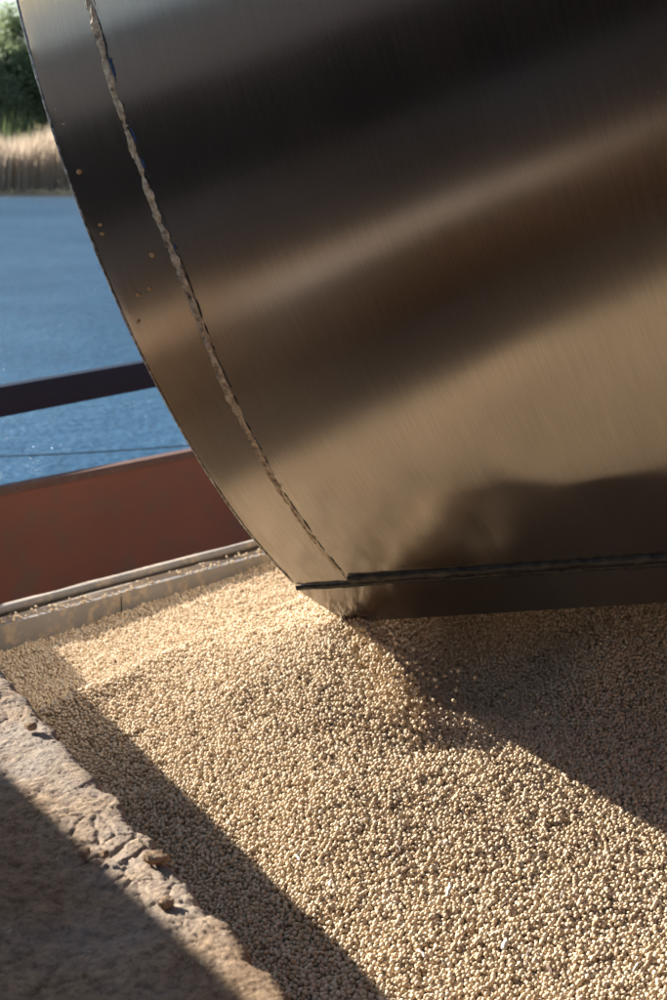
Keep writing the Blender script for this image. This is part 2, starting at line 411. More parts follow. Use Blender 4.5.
# cracked slabs
r2 = np.random.default_rng(5); cpnt = np.stack([r2.uniform(-.3, 1.7, 620), r2.uniform(-.02, .45, 620)], -1)
def crack(sv, wv):
    out = np.zeros(sv.shape); hts = np.zeros(sv.shape); hh_ = r2.uniform(-1, 1, len(cpnt))
    sv2 = sv + .012 * fbm(sv * 20, wv * 20, 3, 61); wv2 = wv + .012 * fbm(sv * 20, wv * 20, 3, 62)
    for i in range(sv.shape[0]):
        a = np.abs(cpnt[:, 0] - sv2[i, 0]) < .14; c_ = cpnt[a]
        if len(c_) < 3: continue
        d = np.sqrt(((sv2[i][:, None] - c_[None, :, 0]) / 1.35) ** 2 + (wv2[i][:, None] - c_[None, :, 1]) ** 2)
        o = np.sort(d, 1); out[i] = o[:, 1] - o[:, 0]; hts[i] = hh_[a][np.argmin(d, 1)]
    return out, hts
F21, HT = crack(SS, WW)
reg = np.exp(-((SS - .68) / .16) ** 2) * np.exp(-((WW - .045) / .07) ** 2) + .55 * np.exp(-((SS - .12) / .18) ** 2) * np.exp(-((WW - .10) / .07) ** 2) \
    + .15 * np.clip(vnoise(SS * 6, WW * 9, 71) * 4 - .6, 0, 1) * np.exp(-(WW / .25) ** 2)
reg = np.clip(reg * .8, 0, 1)
cw = .0016 + .0016 * np.clip(vnoise(SS * 18, WW * 18, 72) + .5, 0, 1)
zz += reg * (-.006 * np.exp(-(F21 / cw) ** 2) + .0012 * HT); zz += .0005 * rng.standard_normal(SS.shape) * (WW < .6) + .0007 * vnoise(SS * 170, WW * 170, 75)
zz -= .012 * np.exp(-(WW / .007) ** 1.0) * (1 + vnoise(SS * 40, WW * 0, 73))
# loose crumbs pressed in the crust
zz += .006 * np.clip(vnoise(SS * 70, WW * 70, 74) - .34, 0, 1)
top = np.concatenate([Pp, (ZD + zz)[..., None]], -1)
V = top.reshape(-1, 3).tolist(); F = grid_faces(len(s_ax), len(w_ax))
nv = len(w_ax); base_i = len(V)
depths = [.02, .06, .14, .30, .62]
for i in range(len(s_ax)):
    p = top[i, 0]
    for k, dz in enumerate(depths):
        e = .006 * vnoise(np.array(s_ax[i] * 30), np.array(dz * 30), 81) - .002
        V.append((p[0] + en[0] * e, p[1] + en[1] * e, p[2] - dz))
nd_ = len(depths)
for i in range(len(s_ax) - 1):
    a, b = i * nv, (i + 1) * nv; c0, d0 = base_i + i * nd_, base_i + (i + 1) * nd_
    F.append([a, c0, d0, b])
    for k in range(nd_ - 1): F.append([c0 + k, c0 + k + 1, d0 + k + 1, d0 + k])
deck = mobj('quay_deck', V, F, concrete, smooth=True); tag(deck, kind='structure')

# crumbs of broken crust on the deck
def lump(name, p, r, mat, seed, flat=.6, parent=None):
    bm = bmesh.new(); bmesh.ops.create_icosphere(bm, subdivisions=2, radius=r); q = random.Random(seed)
    ax = (q.uniform(.75, 1.3), q.uniform(.7, 1.1), flat * q.uniform(.8, 1.2))
    for v in bm.verts:
        k = 1 + q.uniform(-.18, .18); v.co = Vector((v.co.x * ax[0] * k, v.co.y * ax[1] * k, v.co.z * ax[2] * k))
    me = bpy.data.meshes.new(name); bm.to_mesh(me); bm.free(); me.materials.append(mat)
    o = bpy.data.objects.new(name, me); C.objects.link(o); o.location = p; o.rotation_euler = (q.uniform(-.2, .2), q.uniform(-.2, .2), q.uniform(0, 6)); return o
for k, (u, v, r, lab) in enumerate([(156, 857, .013, 'biggest dark crumb of broken crust at the cracked edge of the deck'),
                                    (166, 903, .010, 'brown crumb on the deck just past the shadow edge'),
                                    (84, 852, .0075, 'pale pebble lying in the shadowed part of the deck'),
                                    (104, 854, .007, 'brown crumb lying right beside the shadow edge on the deck'),
                                    (31, 726, .010, 'dark crumb on the sunlit crust near the left end of the deck')]):
    p = atz(u, v, ZD + .008); tag(lump('crust_crumb', p, r, concrete, k), lab, 'crumb', 'crumbs of crust on the concrete deck')

# ------------------------------------------------------------------ back sill of the hold, bulwark, rail
A_ = B0 - bd * 1.6; Bq = B0 + bd * 3.4
sill = empty('hold_sill', tuple(A_)); tag(sill, 'dusty grey steel sill along the far side of the soybean hold', 'sill')
# side>0 is to the right of A>B i.e. towards the camera; negative = away
sweep('face_plate', A_, B0 + bd * .385, [(0, 0), (0, -.5), (-.014, -.5), (-.014, 0)], grey_steel, sill)
sweep('face_plate', B0 + bd * .388, Bq, [(.003, .002), (.003, -.5), (-.014, -.5), (-.014, .002)], grey_steel, sill)
def jz(a): return lambda i, j: (0, a * vnoise(np.array(i * .37), np.array(j * 1.3), 91))
sweep('ledge', A_, Bq, [(-.0145, -.012), (-.0145, -.2), (-.058, -.2), (-.058, .0), (-.04, .006), (-.028, -.002)], sill_dust, sill, n=160, jit=lambda i, j: (0, .010 * float(vnoise(np.array(i * .31), np.array(j * 2.3), 91)) if j in (0, 3, 4, 5) else 0), smooth=False)
sweep('groove', A_, Bq, [(-.0585, -.012), (-.0585, -.2), (-.074, -.2), (-.074, -.008)], black_gap, sill, n=120, jit=lambda i, j: (0, .008 * float(vnoise(np.array(i * .7), np.array(j * 2.3), 92)) if j in (0, 3) else 0))
prof = [(-.087 + .0125 * math.cos(a), .008 + .0125 * math.sin(a)) for a in np.linspace(0, 2 * math.pi, 15)[:-1]]
sweep('round_bar', A_, Bq, prof, grey_steel, sill, smooth=True)
sweep('top_plate', A_, Bq, [(-.0995, -.004), (-.0995, -.2), (-.150, -.2), (-.150, .001), (-.125, .006)], sill_dust, sill, n=120, jit=lambda i, j: (.003 * float(vnoise(np.array(i * .5), np.array(j * 3.3), 95)), .004 * float(vnoise(np.array(i * .4), np.array(j * 2.3), 93)) if j in (0, 3, 4) else 0))

R0 = aty(0, 488, 4.9); ZR = R0[2]; R1 = atz(185, 452, ZR); rd = R1 - R0; rd /= np.linalg.norm(rd)
RA = R0 - rd * 2.2; RB = R0 + rd * 6
bul = empty('bulwark', tuple(RA)); tag(bul, 'rust red painted steel bulwark plate between the sill and the river', 'bulwark')
sweep('plate', RA, RB, [(0, -.012), (0, -1.3), (-.01, -1.3), (-.01, -.012)], red_paint, bul)
prof = [(.012 + .0 * a, 0) for a in ()]
sweep('rim', RA, RB, [(.008, -.008), (.008, -.026), (-.05, -.026), (-.05, -.008), (-.04, .0), (.002, .0)], rim_paint, bul, n=60, jit=lambda i, j: (.002 * float(vnoise(np.array(i * .6), np.array(j * 2.0), 97)), 0))
for k in range(-1, 9):
    P = R0 + rd * (.62 * k - .35)
    sweep('stiffener', P, P + rd * .008, [(.0005, -.045), (.0005, -1.2), (.05, -1.2), (.012, -.045)], red_paint, bul) if k not in (0, 1, 2) else None
# guard rail
T0 = aty(0, 401, 5.6); ZT = T0[2]; T1 = atz(148, 374, ZT); td = T1 - T0; td /= np.linalg.norm(td)
TA = T0 - td * 1.6; TB = T0 + td * 5
rail = empty('guard_rail', tuple(TA)); tag(rail, 'dark blue steel guard rail running above the red bulwark in front of the river', 'rail')
hb = .062
o = sweep('top_bar', TA, TB, [(.03, hb), (.03, -hb), (-.03, -hb), (-.03, hb)], navy_paint, rail); bevel(o, .006, 3)
for q in (-1.2, 1.7, 4.6):
    P = T0 + td * q
    V_, F_ = boxpts((P[0], P[1], ZT - hb - .70), .05, .05, 1.40, math.atan2(td[1], td[0])); bevel(mobj('post', V_, F_, navy_paint, rail), .004)
# mooring wire over the water
W0 = atz(-60, 458, -1.9); W1 = atz(520, 396, -1.9)
nW = 40; Vw = []; Fw = []
for i in range(nW + 1):
    t = i / nW; P = W0 * (1 - t) + W1 * t; P = P + np.array([0, 0, -.10 * 4 * t * (1 - t)])
    for a in range(6): Vw.append(P + np.array([0, .0045 * math.cos(a * 1.047), .0045 * math.sin(a * 1.047)]))
for i in range(nW):
    for a in range(6): Fw.append([i * 6 + a, i * 6 + (a + 1) % 6, (i + 1) * 6 + (a + 1) % 6, (i + 1) * 6 + a])
tag(mobj('mooring_wire', Vw, Fw, dark_steel, smooth=True), 'thin dark wire stretched over the blue river water behind the bulwark', 'wire')

# ------------------------------------------------------------------ THE GRAB
DG = 2.85
phi = math.radians(27); P0 = aty(297, 582, DG); r_ = ray(667, 557); hv = np.array([math.cos(phi), -math.sin(phi)])
Lx, tx = np.linalg.solve(np.array([[hv[0], -r_[0]], [hv[1], -r_[1]]]), -P0[:2]); dd = tx * r_ - P0; dd /= np.linalg.norm(dd)
ga = np.cross(dd, [0, 0, 1.]); ga /= np.linalg.norm(ga); gb = np.cross(ga, dd)
k_ = DG / 3.0; gc = np.array([-1.235934823, 1.2837327069]) * k_; GR = 1.7946458118 * k_
t0 = math.atan2(-gc[1], -gc[0]); TEND = math.acos(1.19 / 1.7946); GL = 1.75; SW = .145 * k_
def seam_l(sv): return k_ * float(np.interp(sv / k_, [.1, .30, .45, .6, .72, .85, 1.2, 1.4], [.141, .146, .153, .160, .168, .179, .175, .174]))
def arc(t, r=GR): return P0 + ga * (gc[0] + r * math.cos(t)) + gb * (gc[1] + r * math.sin(t))
grab = empty('clamshell_grab', tuple(P0)); tag(grab, 'big brushed steel clamshell grab bucket hanging over the soybeans', 'grab bucket')
def dent(l, sv):
    d = .015 * float(vnoise(np.array(l * 1.5 + .3), np.array(sv * 1.3 + .2), 101)) + .0022 * float(vnoise(np.array(l * 4.1), np.array(sv * 3.3), 102))
    f = min(1, max(0, sv - .04) / .5); f = f * f * (3 - 2 * f); return d * f + .14 * l * max(0, sv - .05) * min(1, max(0, sv - .05) / .25)
# curved outer shell with shallow dents
nt_, nl_ = 170, 140
V = []; UV = []
ts = np.linspace(t0 + .004, TEND, nt_); ls = np.concatenate([[0, .0035], np.linspace(.009, GL - .009, nl_ - 4), [GL - .0035, GL]])
for ti, t in enumerate(ts):
    for li, l in enumerate(ls):
        sv = (t - t0) * GR
        bevd = {0: -.004, 1: -.001, len(ls) - 2: -.001, len(ls) - 1: -.004}.get(li, 0)
        nick = 0.0; ln = l
        if li < 3:
            kk = float(vnoise(np.array(sv * 70), np.array(1.0 + li * .4), 103)); nick = -.0016 * abs(kk) * 2; ln = l + .0022 * kk
        V.append(arc(t, GR + dent(l, sv) + bevd + nick) + dd * ln); UV.append((l, sv))
ni = len(V); F = grid_faces(nt_, len(ls))
for ti, t in enumerate(ts):
    for li, l in enumerate((0, GL)): V.append(arc(t, GR - .016) + dd * l); UV.append((l, (t - t0) * GR))
m_ = len(ls)
FF = list(F)
for ti in range(nt_ - 1):
    a = ni + ti * 2; FF.append([a, a + 1, a + 3, a + 2])
    FF.append([ti * m_, ni + ti * 2, ni + (ti + 1) * 2, (ti + 1) * m_])
    FF.append([ti * m_ + m_ - 1, (ti + 1) * m_ + m_ - 1, ni + (ti + 1) * 2 + 1, ni + ti * 2 + 1])
shell = mobj('shell', V, FF, steel, grab, smooth=True, uv=UV)
# bright burred edge of the sheet: thin ragged strip on the corner
V = []; F = []
ne = 520
for i in range(ne):
    t = t0 + .01 + (math.radians(0) - t0) * i / ne; sv = (t - t0) * GR
    q = float(fbm(np.array(sv * 55), np.array(.5), 3, 110)); hgt = .0022 + .0026 * max(0, q + .1); wd = .0035 + .004 * max(0, q + .1)
    dn = dent(0, sv); V += [arc(t, GR - .012) - dd * .0012, arc(t, GR + dn - .0028) - dd * (.0018 + .001 * q), arc(t, GR + dn + hgt * .35) + dd * .0012, arc(t, GR + dn - .0006) + dd * wd]
for i in range(ne - 1):
    for j in range(3): a = i * 4 + j; F.append([a, a + 1, a + 5, a + 4])
mobj('burred_rim', V, F, edge_steel, grab)
# side plates (sectors) closing the bucket, set in from the sheet's edge
for name, l0 in (('side_plate', SW), ('side_plate', GL - SW)):
    V = []; F = []; n = 60
    for off_ in (0, .014):
        for i in range(n + 1): V.append(arc(t0 + (TEND - t0) * i / n, GR - .012) + dd * (l0 + off_))
        V.append(P0 + ga * -.03 + gb * 2.0 + dd * (l0 + off_))
    k = n + 2
    F.append(list(range(k))); F.append([k + i for i in range(k)][::-1])
    for i in range(k): F.append([i, i + k, (i + 1) % k + k, (i + 1) % k])
    mobj(name, V, F, steel, grab, uv=[(v[0], v[2]) for v in V])
# weld seam: ragged dusty bead over the side plate
def bead(name, n, tA, tB, lfun, wfun, hfun, mat, seed, parent, k=9):
    V = []; F = []
    for i in range(n):
        t = tA + (tB - tA) * i / (n - 1); sv = (t - t0) * GR
        w_ = wfun(sv); h_ = hfun(sv); l = lfun(sv)
        for j in range(k):
            a = math.pi * j / (k - 1); q = float(fbm(np.array(sv * 60), np.array(j * .7), 3, seed))
            rr = 1 + 1.1 * q
            V.append(arc(t, GR - .002 + dent(l, sv) + h_ * math.sin(a) * rr) + dd * (l - math.cos(a) * w_ * (1 + .7 * q)))
    for i in range(n - 1):
        for j in range(k - 1): a = i * k + j; F.append([a, a + 1, a + k + 1, a + k])
    return mobj(name, V, F, mat, parent, smooth=True)
wv_ = lambda sv: .0015 * float(vnoise(np.array(sv * 22), np.array(3.3), 121))
fade = lambda sv: min(1, max(0.0, (sv - .02) / .55))
bead('weld_seam', 1500, t0 + .012, math.radians(20), lambda s_: seam_l(s_) + wv_(s_), lambda s_: .0036 + .0044 * fade(s_) + .002 * float(fbm(np.array(s_ * 30), np.array(.2), 3, 122)), lambda s_: .0025 + .002 * fade(s_), weld, 123, grab)
bead('weld_seam', 1300, t0 + .012, math.radians(20), lambda s_: seam_l(s_) + .0062 + .004 * fade(s_) + wv_(s_), lambda s_: .0035 + .001 * float(fbm(np.array(s_ * 40), np.array(.7), 2, 125)), lambda s_: .0022, darkweld, 124, grab)
for (sA, sB) in ((1.245, 1.275), (1.13, 1.155), (1.085, 1.10), (.93, .94)):
    bead('paint_flake', 30, t0 + sA * k_ / GR * .985, t0 + sB * k_ / GR * .985, lambda s_: seam_l(s_) + .0105, lambda s_: .0018, lambda s_: .0046, mblue, 130, grab)

# cutting lip: separate thicker plate below the shell
tang = -(-ga * math.sin(t0) + gb * math.cos(t0)); nrm = ga * math.cos(t0) + gb * math.sin(t0)
OFF = GR - float(np.linalg.norm(gc))
def lip_hit(u, v, lift=OFF):
    q = ray(u, v); P = P0 + nrm * lift; return q * ((P @ nrm) / (q @ nrm))
Ltip = lip_hit(346, 621); Lr = lip_hit(667, 601); ldir = (Lr - Ltip) / np.linalg.norm(Lr - Ltip)
lw = (Lr - P0) @ tang
def LP(l, s_, n_): return P0 + dd * l + tang * s_ + nrm * (n_ + OFF)
tipl, tips = (Ltip - P0) @ dd, (Ltip - P0) @ tang; rl, rs = (Lr - P0) @ dd, (Lr - P0) @ tang
slope = (rs - tips) / (rl - tipl)
bot = lambda l: tips + slope * (l - tipl)
outl = [(.004, .006)]
for i in range(1, 12): f = i / 12; outl.append((tipl * f + .0012 * math.sin(i * 2.1), tips * f ** 1.02))
outl.append((tipl, tips)); 
nB = 60
for i in range(1, nB + 1): l = tipl + (GL - tipl) * i / nB; outl.append((l, bot(l) + .0012 * float(vnoise(np.array(l * 25), np.array(.1), 140))))
outl.append((GL, .006))
V = [LP(l, s_, .004) for l, s_ in outl] + [LP(l, s_, -.018) for l, s_ in outl]; k = len(outl)
UVl = [(l, -s_) for l, s_ in outl] * 2
F = [list(range(k))[::-1], [k + i for i in range(k)]] + [[i, (i + 1) % k, (i + 1) % k + k, i + k] for i in range(k)]
lipo = mobj('cutting_lip', V, F, steel, grab, uv=UVl); bevel(lipo, .0016, 2)
# two dark weld runs between shell and lip
def line_bead(name, s0, h0, w_, hh_, mat, seed, l0=.003, l1=None, n=500, k=8, parent=grab):
    V = []; F = []; l1 = l1 or GL
    for i in range(n):
        l = l0 + (l1 - l0) * i / (n - 1)
        for j in range(k):
            a = math.pi * j / (k - 1); q = float(fbm(np.array(l * 50), np.array(j * .5), 3, seed))
            V.append(LP(l, s0 - math.cos(a) * w_, h0 + hh_ * math.sin(a) * (1 + .5 * q)))
    for i in range(n - 1):
        for j in range(k - 1): a = i * k + j; F.append([a, a + 1, a + k + 1, a + k])
    return mobj(name, V, F, mat, parent, smooth=True)
line_bead('lip_weld', .000, .001, .0075, .007, darkweld, 151)
line_bead('lip_weld', -.021, .000, .0125, .010, darkweld, 152, l0=SW + .005)
# unseen other half of the grab, added behind to shade the beans
ASYM = -.4
def mir(P):
    al = (P - P0) @ ga; return P + ga * (2 * (ASYM - al))
tr_ = np.linspace(t0, TEND, 60); V = []; UV = []
for r__ in (GR, GR - .016):
    for t in tr_:
        for l in (0, GL): V.append(mir(arc(t, r__) + dd * l)); UV.append((l, (t - t0) * GR))
F = [];
for kk in (0, 120):
    for i in range(59): a = kk + i * 2; F.append([a, a + 1, a + 3, a + 2])
for i in range(59):
    for e in (0, 1): F.append([i * 2 + e, i * 2 + 2 + e, 122 + i * 2 + e, 120 + i * 2 + e])
mobj('rear_shell', V, F, steel, grab, smooth=False, uv=UV)
for l0 in (SW, GL - SW):
    V = []; n = 60
    cor = [P0 + ga * a + gb * b for a, b in ((-.02, 2.0), (-.02, .03), (-.13, -.10), (-.22, -.15), (-.33, -.19), (-.7, -.19))]  # plate extended forward and down to keep sun off the beans below
    for off_ in (0, .014):
        for i in range(n + 1): V.append(mir(arc(t0 + (TEND - t0) * i / n, GR - .018)) + dd * (l0 + .015 + off_))
        V += [c + dd * (l0 + .015 + off_) for c in cor]
    k = n + 7
    F = [list(range(k)), [k + i for i in range(k)][::-1]] + [[i, i + k, (i + 1) % k + k, (i + 1) % k] for i in range(k)]
    mobj('rear_shade_plate', V, F, steel, grab, uv=[(v[0], v[2]) for v in V])
# stiffening ribs and pivot lugs behind / above, out of frame
for l0 in (SW + .3, GL - SW - .3):
    V = []; n = 20
    for off_ in (0, .03):
        for i in range(n + 1): V.append(arc(math.radians(25) + (TEND - math.radians(25)) * i / n, GR + .001) + dd * (l0 + off_))
        for i in range(n, -1, -1): V.append(arc(math.radians(25) + (TEND - math.radians(25)) * i / n, GR + .09) + dd * (l0 + off_))
    k = 2 * (n + 1)
    F = [list(range(k)), [k + i for i in range(k)][::-1]] + [[i, i + k, (i + 1) % k + k, (i + 1) % k] for i in range(k)]
    mobj('arm_bracket', V, F, dark_steel, grab)
V = [arc(TEND, GR), arc(TEND, GR) + dd * GL, mir(arc(TEND, GR)) + dd * GL, mir(arc(TEND, GR))]
V += [v + gb * .012 for v in V]
mobj('top_plate', V, [[0, 1, 2, 3], [7, 6, 5, 4], [0, 4, 5, 1], [1, 5, 6, 2], [2, 6, 7, 3], [3, 7, 4, 0]], dark_steel, grab)

# beans sticking to the shell
def shell_hit(u, v):
    q = ray(u, v); q = q / np.linalg.norm(q); P_ = P0 + ga * gc[0] + gb * gc[1]
    o = -P_; qa = np.array([q @ ga, q @ gb]); oa = np.array([o @ ga, o @ gb]); A = qa @ qa; B = 2 * qa @ oa; Cc = oa @ oa - (GR + .002) ** 2
    s_ = (-B - math.sqrt(B * B - 4 * A * Cc)) / (2 * A); 
    for _ in range(4):
        P = q * s_; l = (P - P0) @ dd; an = math.atan2((P - P0) @ gb - gc[1], (P - P0) @ ga - gc[0]); R_ = GR + .0015 + dent(l, (an - t0) * GR)
        Cc = oa @ oa - R_ ** 2; s_ = (-B - math.sqrt(B * B - 4 * A * Cc)) / (2 * A)
    return q * s_
mstick = M('stuck_bean', .45); co = mstick.coord(); nn = mstick.noise(co, 180, 3); mstick.col(mstick.ramp(nn, [(.3, (.36, .18, .06)), (.7, (.52, .33, .14))]))
stick = [(79, 172, 0.0049, 'lone large soybean stuck near the left rim of the grab, highest whole bean'), (100, 225, 0.0044, 'upper bean of the touching pair stuck near the left rim of the grab'),
         (102, 234, 0.0039, 'lower bean of the touching pair stuck near the left rim of the grab'), (152, 255, 0.0047, 'soybean stuck on the grab just left of the weld seam'),
         (149, 289, 0.0036, 'small bean stuck on the grab, right one of two side by side'), (138, 295, 0.0039, 'small bean stuck on the grab, left one of two side by side'),
         (138, 322, 0.0039, 'lowest soybean stuck on the steel near the left rim')]
for k, (u, v, r, lab) in enumerate(stick):
    o = lump('stuck_soybean', shell_hit(u, v), r, mstick.m, 200 + k, .85); o.data.polygons.foreach_set('use_smooth', [True] * len(o.data.polygons))
    tag(o, lab, 'soybean', 'beans stuck on the steel shell')
mpale = M('pale_husk', .8, 0, (.62, .52, .38)).m
for k, (u, v, r, lab) in enumerate([(63, 124, .0026, 'pale split bean husk stuck high on the grab near the rim'), (55, 109, .0018, 'tiny pale husk sliver stuck on the grab above the split husk')]):
    tag(lump('stuck_husk', shell_hit(u, v), r, mpale, 300 + k, .5), lab, 'husk', 'husks stuck on the steel shell')

# ------------------------------------------------------------------ beans raining off the lip
q = np.random.default_rng(3); Pf = []
A0 = Ltip + np.array([.015, -.03, -.02])
for i in range(650):
    t = q.random() ** .8
    xy = A0[:2] * (1 - t) + np.array([.16, 2.50]) * t + q.normal(0, .008 + .020 * t, 2)
    zs = float(bean_z(np.array(xy[0]), np.array(xy[1]))); h_ = (.01 + .06 * math.sin(math.pi * min(1, t * 1.0))) * q.random()
    Pf.append((xy[0], xy[1], zs + .004 + h_))
for i in range(70):
    t = q.random(); xy = np.array([.10, 2.62]) + q.normal(0, .06, 2); zs = float(bean_z(np.array(xy[0]), np.array(xy[1]))); Pf.append((xy[0] + .05, xy[1], zs + .01 + .10 * q.random()))
fng = bean_nodes('falling_scatter', mb.m)
pointcloud('falling_soybeans', Pf, fng, 'soybeans trickling down in the air below the tip of the grab lip', 'soybeans')

# ------------------------------------------------------------------ straw, husks and pod bits on the beans
mats = [M('straw', .75, 0, (.50, .40, .25)).m, M('dark_pod', .8, 0, (.16, .10, .07)).m, M('white_husk', .7, 0, (.70, .64, .54)).m, M('grey_stem', .85, 0, (.27, .22, .18)).m]
def chip(name, L_, W_, mat, curl, q):
    n = 7; V = []; F = []
    for i in range(n):
        f = i / (n - 1); wv = W_ * (math.sin(math.pi * (.12 + .8 * f)) ** .6) * q.uniform(.8, 1.2); z = curl * L_ * math.sin(math.pi * f); y = q.uniform(-.06, .06) * L_
        x = (f - .5) * L_
        V += [(x, y - wv / 2, z + .0006), (x, y, z + W_ * .35), (x, y + wv / 2, z + .0003), (x, y, z - .0008)]
    for i in range(n - 1):
        for j in range(4): a = i * 4 + j; b = i * 4 + (j + 1) % 4; F.append([a, b, b + 4, a + 4])
    F += [[3, 2, 1, 0], [(n - 1) * 4 + j for j in range(4)]]
    return mobj(name, V, F, mat)
def on_beans(u, v):
    z = -1.17
    for _ in range(25):
        p = atz(u, v, z); z = .5 * z + .5 * float(bean_z(np.array(p[0]), np.array(p[1])))
    return atz(u, v, z + .004)
ch = [(449, 890, .024, .005, 2, 75, 'pale curled husk in the lower middle of the sunlit beans'), (505, 945, .020, .007, 2, 70, 'whitish husk below the long straw near the bottom right'),
      (498, 933, .022, .002, 2, 10, 'thin white straw lying across the beans beside the whitish husk'), (550, 970, .022, .006, 1, 100, 'broad brown pod piece near the bottom edge of the beans'),
      (528, 955, .026, .003, 3, 75, 'long grey stem piece near the bottom right of the beans'), (636, 967, .018, .003, 2, 60, 'short white straw near the bottom right corner'),
      (398, 848, .022, .003, 3, 100, 'upright grey stem piece at the left of the sunlit beans'), (407, 870, .020, .004, 1, 20, 'dark stem piece lying flat below the upright grey one'),
      (532, 848, .020, .004, 1, 25, 'reddish brown pod bit in the middle of the sunlit beans'), (473, 820, .014, .005, 1, 0, 'small dark pod bit near the middle of the beans'),
      (422, 954, .020, .004, 2, 120, 'pale split husk at the edge of the lower shadow strip'), (298, 858, .016, .005, 2, 110, 'white husk lying right beside the shadow strip edge'),
      (300, 852, .022, .002, 3, 50, 'thin stem sticking up beside the white husk'), (399, 815, .018, .003, 3, 80, 'short stem standing left of centre in the beans'),
      (364, 820, .016, .002, 2, 10, 'thin pale straw lying level on the beans left of centre'), (563, 895, .018, .004, 3, 60, 'grey husk piece at the right of the lower beans'),
      (366, 800, .012, .002, 0, 150, 'short straw near the upper left of the open beans'), (565, 915, .014, .004, 1, 120, 'dark little pod bit at the right of the lower beans'),
      (332, 672, .012, .006, 1, 60, 'dark bit on the beans just left of the trickle'), (283, 725, .014, .004, 1, 20, 'dark bit on the smooth slope left of the grab'),
      (330, 883, .014, .005, 2, 80, 'pale husk lying in the dark shadow strip'), (474, 795, .014, .003, 3, 140, 'grey bit near the middle of the open beans'),
      (620, 905, .016, .003, 0, 30, 'yellow straw right of the middle under the grab shadow'), (440, 960, .012, .003, 1, 60, 'dark bit near the bottom beside the shadow strip'),
      (590, 838, .012, .003, 0, 10, 'yellow straw close to the curved shadow edge'), (505, 905, .014, .004, 1, 40, 'dark crumpled pod above the long straw'),
      (57, 662, .040, .003, 3, 5, 'dark twig lying in the shadowed corner of the hold'), (235, 760, .010, .003, 1, 80, 'tiny dark bit on the middle left slope')]
for k, (u, v, L_, W_, mi, ang, lab) in enumerate(ch):
    qq = random.Random(400 + k); o = chip(('husk', 'pod_piece', 'husk', 'stem_piece')[mi], L_ * 1.15, W_ * 1.3, mats[mi], qq.uniform(.05, .2), qq)
    o.location = on_beans(u, v); o.rotation_euler = (qq.uniform(-.5, .5), qq.uniform(-.35, .1), math.radians(ang)); tag(o, lab, ('straw', 'pod piece', 'husk', 'stem piece')[mi], 'bits of straw and husk on the beans')

# ------------------------------------------------------------------ unseen wall added at the left to cast the shadow across the deck
K0 = atz(0, 760, ZD); K1 = atz(260, 1000, ZD); kd = (K1 - K0); kd /= np.linalg.norm(kd)
Hp = .82; shift = np.array([SUN[0], SUN[1], 0]) / SUN[2] * Hp
PA = K0 - kd * 4.0 + shift; PB = K1 + kd * 3.2 + shift; PA[2] = PB[2] = ZD - .01
par = empty('deck_shadow_wall', tuple(PA)); tag(par, 'added dark steel wall casting a shadow on the deck from outside the left of the picture', 'light blocker')
sweep('wall_plate', PA, PB, [(0, Hp - .03), (0, 0), (-.02, 0), (-.02, Hp - .03)], dark_steel, par)
sweep('reflector_band', PA, PB, [(-.022, Hp - .04), (-.022, Hp - .30), (-.0205, Hp - .30), (-.0205, Hp - .04)], pale_steel, par)  # pale strip added to brighten what the steel shell reflects
sweep('top_flange', PA, PB, [(.12, Hp + .0), (.12, Hp - .0295), (.0, Hp - .0295), (.0, Hp + .0)], dark_steel, par)

hc = empty('sky_block_wall', (2.0, -1.5, -1.6)); tag(hc, 'added tall rust red wall blocking sky light outside the right of the picture', 'light blocker')  # unseen wall added to cut sky light from the right
sweep('wall_plate', (2.0, -1.5, 0), (1.75, 4.6, 0), [(0, .75), (0, -1.9), (.014, -1.9), (.014, .75)], red_paint, hc)
sweep('top_flange', (2.0, -1.5, 0), (1.75, 4.6, 0), [(.12, .79), (.12, .752), (0, .752), (0, .79)], rim_paint, hc)
# ------------------------------------------------------------------ far bank: reeds and trees
def blades(name, n, x0, x1, y0, y1, h0, h1, mat, label, cat, seed, wd=.05, zb=ZW + .1):
    q = np.random.default_rng(seed); X = q.uniform(x0, x1, n); Y = q.uniform(y0, y1, n)
    hmod = 1 + .22 * vnoise(X * .35, Y * .35, seed + 1) * 2; H = q.uniform(h0, h1, n) * hmod; A = q.uniform(0, math.pi, n); lx = q.normal(0, .09, n) * H + .1 * H; ly = q.normal(0, .09, n) * H
    W_ = q.uniform(.6, 1.3, n) * wd; cx, cy = np.cos(A) * W_ / 2, np.sin(A) * W_ / 2; Zb = zb + .45 * (Y - y0) / (y1 - y0)
    V = np.stack([np.stack([X - cx, Y - cy, Zb], -1), np.stack([X + cx, Y + cy, Zb], -1),
                  np.stack([X + cx * .9 + lx * .4, Y + cy * .9 + ly * .4, Zb + H * .6], -1), np.stack([X - cx * .9 + lx * .4, Y - cy * .9 + ly * .4, Zb + H * .6], -1),
                  np.stack([X + lx, Y + ly, Zb + H], -1)], 1).reshape(-1, 3)
    i = np.arange(n)[:, None] * 5; F = (i + np.array([[0, 1, 2, 3]])).tolist() + (i + np.array([[3, 2, 4]])).tolist()
    o = mobj(name, V, F, mat); tag(o, label, cat, kind='stuff'); return o
mr = M('dry_reed', .9); co = mr.coord(); nn = mr.noise(co, .8, 4); mr.col(mr.ramp(nn, [(.3, (.48, .38, .28)), (.7, (.66, .55, .42))]))
trn(mr); mr2 = M('green_reed', .9, 0, (.18, .22, .10)); trn(mr2); mr2 = mr2.m
blades('reeds', 26000, -48, 30, 73.6, 78, 2.2, 3.1, mr.m, 'band of dry pale reeds standing along the far river bank', 'reeds', 31, .045)
blades('undergrowth', 9000, -48, 30, 83, 88, 2.6, 4.2, mr2, 'green undergrowth between the reeds and the far trees', 'undergrowth', 33, .16)
mleaf = []
